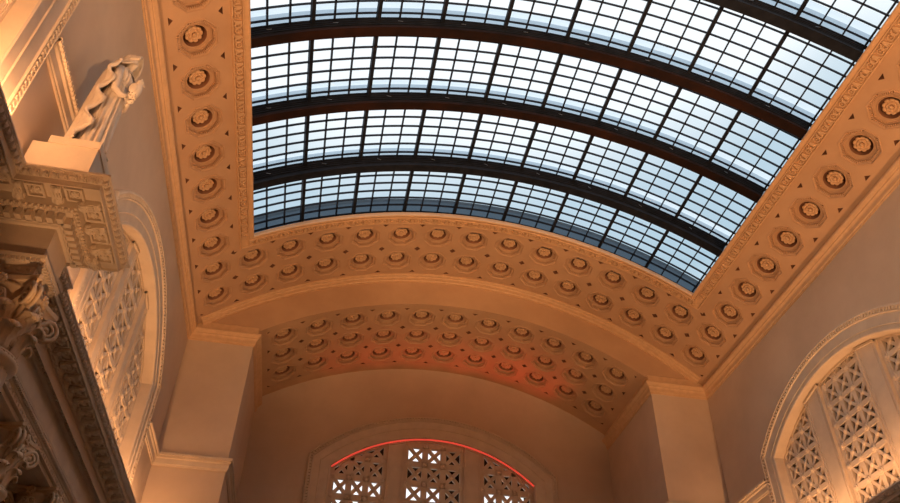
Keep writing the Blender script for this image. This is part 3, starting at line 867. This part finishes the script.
# rolled ruffle along the cloak edge
rf = MB(); pts = []; rad = []
for i in range(120):
    z = .02+1.42*i/119; cx, rx, ry = interp(ctab, z); wav = .22*sin(z*2*pi/.40+.6)*min(1,max(0,(1.5-z)/.2))
    a = 2*pi-(1.62+wav); rr = .060+.012*sin(z*2*pi/.20)
    pts.append((SX+cx+(rx+rr)*cos(a), SY+(ry+rr)*sin(a), SZ+z)); rad.append(.020+.012*abs(sin(z*2*pi/.40)))
rf.tube(pts, rad, 10); build('cloak_ruffle', rf, M_STAT, st, smooth=True)
# hood peak thrown forward over the brow
hd = MB(); rows = []
for i in range(12):
    t = i/11; row = []
    for k in range(25):
        a = pi*k/24; row.append((SX+.03+.13*t, SY+(.118-.03*t)*cos(a), SZ+1.61+.05*t+(.150-.03*t)*sin(a)))
    rows.append(row)
hd.grid(rows); ho = build('hood', hd, M_STAT, st, smooth=True); md = ho.modifiers.new('thick','SOLIDIFY'); md.thickness = .055; md.offset = 1
# right arm: sleeve, forearm raised in front, hand under the owl
ar = MB()
ar.tube([(SX-.01,SY-.17,SZ+1.36),(SX+.02,SY-.215,SZ+1.18),(SX+.05,SY-.20,SZ+.98),(SX+.14,SY-.16,SZ+.92),(SX+.22,SY-.12,SZ+.95)], [.062,.060,.052,.042,.030], 14)
HX, HY, HZ = SX+.23, SY-.115, SZ+.96
ar.ball((HX+.02,HY+.01,HZ), .036, 12, 8, (1.25,1.0,.55))
for q,(dy,l) in enumerate(((-.026,.050),(-.009,.060),(.009,.056),(.026,.044))):
    ar.tube([(HX+.045,HY+.01+dy,HZ+.0),(HX+.045+l*.6,HY+.01+dy,HZ+.012),(HX+.045+l*.85,HY+.01+dy,HZ+.035)], [.011,.010,.007], 7)
ar.tube([(HX+.01,HY-.025,HZ+.0),(HX+.035,HY-.045,HZ+.02),(HX+.05,HY-.040,HZ+.045)], [.012,.011,.008], 7)
ar.tube([(SX-.01,SY+.17,SZ+1.36),(SX+.03,SY+.21,SZ+1.16),(SX+.08,SY+.18,SZ+.95),(SX+.16,SY+.10,SZ+.91),(SX+.22,SY+.0,SZ+.93)], [.062,.058,.052,.042,.030], 14)
ar.ball((SX+.24,SY-.03,SZ+.935), .034, 12, 8, (1.2,1.0,.6))
for dy,l in ((-.024,.044),(-.008,.052),(.008,.050),(.024,.040)):
    ar.tube([(SX+.255,SY-.03+dy,SZ+.935),(SX+.255+l*.7,SY-.035+dy,SZ+.95),(SX+.255+l*.8,SY-.04+dy,SZ+.975)], [.011,.010,.007], 7)
build('arms', ar, M_STAT, st, smooth=True)
ow = MB(); OX, OY, OZ = SX+.275, SY-.095, SZ+.98
ow.lathe([(.02,-.02),(.055,.0),(.075,.06),(.078,.12),(.068,.17),(.058,.20),(.062,.23),(.052,.27),(.02,.29)], 20, T=lambda v: (OX+v[0]*.95+.12*v[2], OY+v[1], OZ+v[2]))
for sg in (-1,1):
    ow.ball((OX-.01,OY+sg*.066,OZ+.10), .07, 10, 8, (.85,.32,1.25)); ow.lathe([(.018,0),(.012,.03),(.002,.055)], 8, T=lambda v,sg=sg: (OX+.045+v[0], OY+sg*.033+v[1], OZ+.26+v[2]))
    ow.ball((OX+.078,OY+sg*.024,OZ+.235), .02, 8, 6, (.6,1,1))
    ow.tube([(OX+.03,OY+sg*.02,OZ+.0),(OX+.045,OY+sg*.022,OZ-.03)], .012, 6)
ow.lathe([(.010,0),(.002,.03)], 6, T=lambda v: (OX+.09+v[2]*.6, OY+v[1], OZ+.215+v[0]-v[2]*.6))
for q in range(5): ow.tube([(OX-.04,OY-.04+.02*q,OZ+.03),(OX-.075,OY-.045+.0225*q,OZ-.08)], [.014,.010], 6)
build('owl', ow, M_STAT, st, smooth=True)

# ------------------------------------------------------------------ columns with corinthian capitals
ZA = -9.25; CH = .80; RS = .29
def column(cx, cy, label):
    root = empty('column', (cx,cy,-14.8), label, 'column', 'fluted columns carrying the left entablature')
    sh = MB(); rows = []; N = 24*6
    for z, rr in ((-14.2,RS*1.10),(-13,RS*1.10),(-12,RS*1.06),(-11,RS*1.02),(-10.4,RS),(-10.13,RS*.99)):
        row = []
        for k in range(N):
            a = 2*pi*k/N; u = (k%6)/6; d = .022*sin(pi*min(1,max(0,(u-.1)/.8))) if u > .1 else 0
            row.append((cx+(rr-d)*cos(a), cy+(rr-d)*sin(a), z))
        rows.append(row)
    sh.grid(rows, True); build('shaft', sh, M_STONE, root, smooth=False)
    nk = MB(); nk.lathe([(RS-.01,-10.16),(RS+.015,-10.15),(RS+.055,-10.11),(RS+.065,-10.08),(RS+.05,-10.055),(RS+.02,-10.05),(RS+.03,-10.04),(RS+.03,-10.02),(RS,-10.01)], 48, cx, cy)
    for k in range(40):
        a = 2*pi*k/40; nk.ball((cx+(RS+.045)*cos(a), cy+(RS+.045)*sin(a), -10.055), .018, 6, 4)
    build('necking_ring', nk, M_GILT, root, smooth=True)
    bs = MB(); bs.box(cx-.44,cx+.44,cy-.44,cy+.44,-14.8,-14.62); bs.lathe([(.42,-14.62),(.44,-14.55),(.42,-14.48),(.35,-14.44),(.34,-14.38),(.38,-14.33),(.37,-14.27),(.33,-14.2)], 40, cx, cy)
    build('base', bs, M_STONE, root)
    zb = ZA-CH
    bl = MB(); bl.lathe([(RS-.02,zb),(RS-.01,zb+.35),(RS+.01,zb+.55),(RS+.06,zb+.68),(RS+.08,zb+.70)], 32, cx, cy)
    cap = build('capital', bl, M_GILT, root, smooth=True)
    # abacus
    ab = MB(); rings = []
    for (ex, z) in ((-.045,ZA-.12),(-.03,ZA-.08),(-.02,ZA-.06),(0,ZA-.05),(0.0,ZA)):
        h = .40+ex; ring = []
        for s_ in range(4):
            A = s_*pi/2
            for i in range(9):
                t = -1+2*i/8; x = h-.085*(1-t*t); y = t*(h-.03)
                ring.append((cx+x*cos(A)-y*sin(A), cy+x*sin(A)+y*cos(A), z))
        rings.append(ring)
    ab.grid(rings, True); nn = len(rings[0]); ab.f.append(tuple(range(nn))[::-1]); ab.f.append(tuple(range(4*nn,5*nn)))
    build('abacus', ab, M_GILT, cap)
    def leaf(ang, z0, H, r0, wid, curl):
        m = MB(); prof = [(r0,0),(r0+.015,.25),(r0+.03,.5),(r0+.05,.72),(r0+.09,.90),(r0+.14,1.0),(r0+.185,.99),(r0+.205,.91),(r0+.195,.84)]
        rows = []
        for i,(r,h) in enumerate(prof):
            t = i/8; w = wid*(.75+.35*sin(pi*min(1,t*1.1)))*(1 if t < .7 else 1-.75*((t-.7)/.3)**1.5)
            w *= 1+.20*(i%2)
            row = []
            for j in range(-4,5):
                u = j/4; lob = .018*abs(sin(u*pi*1.5)) ; back = .035*u*u
                rr = r0+(r-r0)*curl+lob-back*(1-t*.3)
                x = rr; y = w*u; z = z0+H*h-(.05*H*abs(u) if t > .5 else 0)
                row.append((cx+x*cos(ang)-y*sin(ang), cy+x*sin(ang)+y*cos(ang), z))
            rows.append(row)
        m.grid(rows); o = build('acanthus_leaf', m, M_GILT, cap, smooth=True)
        md = o.modifiers.new('thick','SOLIDIFY'); md.thickness = .035; md.offset = -1
    for k in range(8): leaf(2*pi*k/8, zb+.01, .27, RS, .085, .62)
    for k in range(8): leaf(2*pi*(k+.5)/8, zb+.10, .36, RS, .078, .72)
    for k in range(4):
        A = pi/4+k*pi/2; m = MB()
        def T(v, A=A): return (cx+v[0]*cos(A)-v[1]*sin(A), cy+v[0]*sin(A)+v[1]*cos(A), zb+v[2])
        # stalk rising to the corner then spiralling
        C0 = (.470, .575); pts = []; rad = []
        for i in range(8):
            t = i/7; pts.append((lerp(.27,.46,t**1.6), 0, lerp(.30,.675,t**.8))); rad.append(.03)
        for i in range(1,34):
            t = i/33; a = pi/2-t*4.4*pi*1.0; r = .118*(1-t)**.9+.012; pts.append((C0[0]+r*cos(a), 0, C0[1]+r*sin(a))); rad.append(.024-.012*t)
        for dy in (-.035,.035):
            m.tube([T((x,y+dy,z)) for x,y,z in pts], rad, 8)
        m.lathe([(.10,-.018),(.102,0),(.10,.018)], 18, T=lambda v: T((C0[0]+v[0], v[2], C0[1]+v[1])))
        m.ball((C0[0],0,C0[1]), .032, 10, 6, (1,2.2,1), T=T)
        for q in range(5):
            t = q/4; m.tube([T((.30+.05*t, .10-.03*t, .40+.10*t)), T((.36+.05*t, .10-.05*t, .47+.10*t)), T((.35+.04*t,.07-.05*t,.50+.10*t))], [.02,.016,.008], 6)
            m.tube([T((.30+.05*t, -.10+.03*t, .40+.10*t)), T((.36+.05*t, -.10+.05*t, .47+.10*t)), T((.35+.04*t,-.07+.05*t,.50+.10*t))], [.02,.016,.008], 6)
        build('corner_volute', m, M_GILT, cap, smooth=True)
        A = k*pi/2; m = MB()
        def T2(v, A=A): return (cx+v[0]*cos(A)-v[1]*sin(A), cy+v[0]*sin(A)+v[1]*cos(A), zb+v[2])
        for sg in (-1,1):
            pts = []; rad = []
            for i in range(6): t = i/5; pts.append((.33+.02*t, sg*lerp(.16,.085,t), lerp(.38,.60,t))); rad.append(.018)
            for i in range(1,20):
                t = i/19; a = pi*.5+sg*0+(t*2.6*pi)*(1 if sg<0 else -1)*-1; r = .045*(1-t)+.008
                pts.append((.355, sg*.055+r*cos(a)*1.0, .565+r*sin(a))); rad.append(.013)
            m.tube([T2(p) for p in pts], rad, 7)
        build('helix_scroll', m, M_GILT, cap, smooth=True)
        m = MB()
        for q in range(8): m.ball((.345+.012, .045*cos(q*pi/4), .725+.045*sin(q*pi/4)), .028, 8, 6, (.7,1,1), T=T2)
        m.ball((.37,0,.725), .026, 8, 6, T=T2); build('abacus_flower', m, M_GILT, cap, smooth=True)
    return root
column(-6.70,-8.64,'near fluted column with curling acanthus capital at the left edge, under the projecting entablature')
column(-7.62,-5.22,'fluted column against the left wall, its capital at the lower left edge')
column(-7.62,-3.05,'farthest fluted column against the left wall, its capital cut off by the bottom edge')
# pilaster strips and panelled wall behind the columns
for (y0,y1,lab) in ((-9.05,-8.15,'panelled stone pilaster behind the near column'),(-5.7,-4.75,'panelled stone pilaster behind the second column')):
    pm_ = MB(); pm_.box(-7.945,-7.915,y0,y1,-14.8,-9.26); pm_.box(-7.915,-7.90,y0+.08,y1-.08,-14.2,-9.5)
    o = build('pilaster', pm_, M_STONE); tag(o, lab, 'pilaster')
dk = MB(); dk.box(-7.94,-7.86,-4.6,-1.6,-14.8,-9.6); 
for i in range(8): dk.box(-7.86,-7.83,-4.6,-1.6,-9.75-.6*i-.06,-9.75-.6*i)
o = build('wall_panel', dk, M_DARK); tag(o, 'dark brown panelling between the far columns', 'wall panel')

# ------------------------------------------------------------------ uplights on the ledges
def uplight(p, L, rot, power, col, w=.12, name='uplight'):
    d = bpy.data.lights.new(name, 'AREA'); d.shape = 'RECTANGLE'; d.size = L*S; d.size_y = w*S; d.energy = power; d.color = col
    o = bpy.data.objects.new(name, d); COL.objects.link(o); o.location = U(p); o.rotation_euler = rot; return o
WARM = (1.0,.56,.28)
PB_, PM_, PF_, FL = 200, 1100, 700, 26500
for sg, nm in ((-1,'left'),(1,'right')):
    x = sg*6.93
    hsg = MB(); hsg.box(x-.05,x+.05,-15,1.6,-8.085,-8.065)
    if sg < 0: hsg = MB(); hsg.box(x-.05,x+.05,-15,-9.1,-8.095,-8.075); hsg.box(x-.05,x+.05,-8.2,1.6,-8.095,-8.075)
    o = build('light_trough', hsg, M_STEEL); tag(o, f'long slim uplight trough lying on the {nm} entablature ledge', 'light')
    for (y0,y1,pw) in ((-22.5,-16,PB_),(-16,-9.6,PM_),(-7.9,1.5,PF_)):
        L = y1-y0
        uplight((x,(y0+y1)/2,-8.05), L, (pi, 0, pi/2), pw, (1.0,.49,.22), .10)
# added key spots without fixtures, low behind the viewer, aimed up along the vault
for x_, y_, ax in ((-1.2,-18.0,3.0), (2.0,-18.0,-2.8)):
    d = bpy.data.lights.new('key_spot', 'SPOT'); d.energy = FL; d.color = WARM; d.spot_size = .92; d.spot_blend = .5; d.shadow_soft_size = .2
    o = bpy.data.objects.new('key_spot', d); COL.objects.link(o); o.location = U((x_, y_, -13.8))
    dv = (U((ax,-6.2,0))-o.location).normalized(); o.rotation_euler = dv.to_track_quat('-Z','Y').to_euler()
# warm uplight at the foot of the near column
d = bpy.data.lights.new('column_uplight', 'SPOT'); d.energy = 2000; d.color = (1.0,.50,.22); d.spot_size = .56; d.spot_blend = .8; d.shadow_soft_size = .08
o = bpy.data.objects.new('column_uplight', d); COL.objects.link(o); o.location = U((-4.9,-10.3,-12.4))
dv = (U((-6.0,-8.9,-8.3))-o.location).normalized(); o.rotation_euler = dv.to_track_quat('-Z','Y').to_euler()
# small red spotlights standing on the hood of the end window
for xc, pw in ((-3.0,150),(-1.8,140),(-.6,150),(.6,180),(1.8,230),(3.0,300)):
    R_, cz0 = arch_geo(WE[1], WE[2], WE[3]); zc = cz0+sqrt(R_*R_-xc*xc)+.03
    d = bpy.data.lights.new('red_spotlight', 'SPOT'); d.energy = pw; d.color = (1.0,.06,.035); d.spot_size = 1.25; d.spot_blend = 1; d.shadow_soft_size = .05
    o = bpy.data.objects.new('red_spotlight', d); COL.objects.link(o); o.location = U((xc, YB-.09, zc+.03)); o.rotation_euler = (pi+.50, 0, 0)
# ------------------------------------------------------------------ world
w = bpy.data.worlds.new('sky'); SC.world = w; w.use_nodes = True
nt = w.node_tree; nt.nodes.clear()
out = nt.nodes.new('ShaderNodeOutputWorld'); bg = nt.nodes.new('ShaderNodeBackground')
tc = nt.nodes.new('ShaderNodeTexCoord'); sep = nt.nodes.new('ShaderNodeSeparateXYZ')
nt.links.new(tc.outputs['Generated'], sep.inputs[0])
ns = nt.nodes.new('ShaderNodeTexNoise'); ns.inputs['Scale'].default_value = 3.2; ns.inputs['Detail'].default_value = 4
nt.links.new(tc.outputs['Generated'], ns.inputs['Vector'])
ad = nt.nodes.new('ShaderNodeMath'); ad.operation = 'MULTIPLY_ADD'; ad.inputs[1].default_value = .10; ad.inputs[2].default_value = -.05
nt.links.new(ns.outputs['Fac'], ad.inputs[0])
a2 = nt.nodes.new('ShaderNodeMath'); a2.operation = 'ADD'
nt.links.new(sep.outputs['Z'], a2.inputs[0]); nt.links.new(ad.outputs[0], a2.inputs[1])
cr = nt.nodes.new('ShaderNodeValToRGB'); el = cr.color_ramp.elements
el[0].position = 0; el[0].color = (1.0,1.05,1.1,1)
el[1].position = .47; el[1].color = (1.3,1.35,1.4,1)
for p_, c in ((.60,(.50,.68,.80,1)),(.69,(.60,.76,.87,1)),(.725,(.80,.91,.98,1)),(.755,(1.1,1.15,1.18,1)),(1.0,(1.25,1.28,1.3,1))):
    e = el.new(p_); e.color = c
nt.links.new(a2.outputs[0], cr.inputs['Fac'])
nt.links.new(cr.outputs['Color'], bg.inputs['Color'])
mr = nt.nodes.new('ShaderNodeMapRange'); mr.inputs['From Min'].default_value = .30; mr.inputs['From Max'].default_value = -.15
mr.inputs['To Min'].default_value = 1.0; mr.inputs['To Max'].default_value = 1.6
nt.links.new(sep.outputs['Y'], mr.inputs['Value']); nt.links.new(mr.outputs['Result'], bg.inputs['Strength'])
nt.links.new(bg.outputs[0], out.inputs['Surface'])

# ------------------------------------------------------------------ camera
cam = bpy.data.cameras.new('camera'); co = bpy.data.objects.new('camera', cam); COL.objects.link(co)
r_ = Vector((0.9833329739796175, -0.1802574730498139, 0.02373827487616638))
u_ = Vector((-0.13409172284847423, -0.6308492587702141, 0.7642307390916695))
f_ = Vector((0.12278302874554281, 0.7546763916532484, 0.6445059128769139))
mt = Matrix(((r_.x,u_.x,-f_.x),(r_.y,u_.y,-f_.y),(r_.z,u_.z,-f_.z))).to_4x4()
mt.translation = U((-3.23705, -15.87355, -14.04875))
co.matrix_world = mt
cam.sensor_width = 36; cam.lens = 774.9/900*36; cam.clip_end = 500; cam.clip_start = .05
SC.camera = co
SC.view_settings.view_transform = 'Standard'; SC.view_settings.look = 'None'
SC.view_settings.exposure = 0.0; SC.view_settings.gamma = 1.0
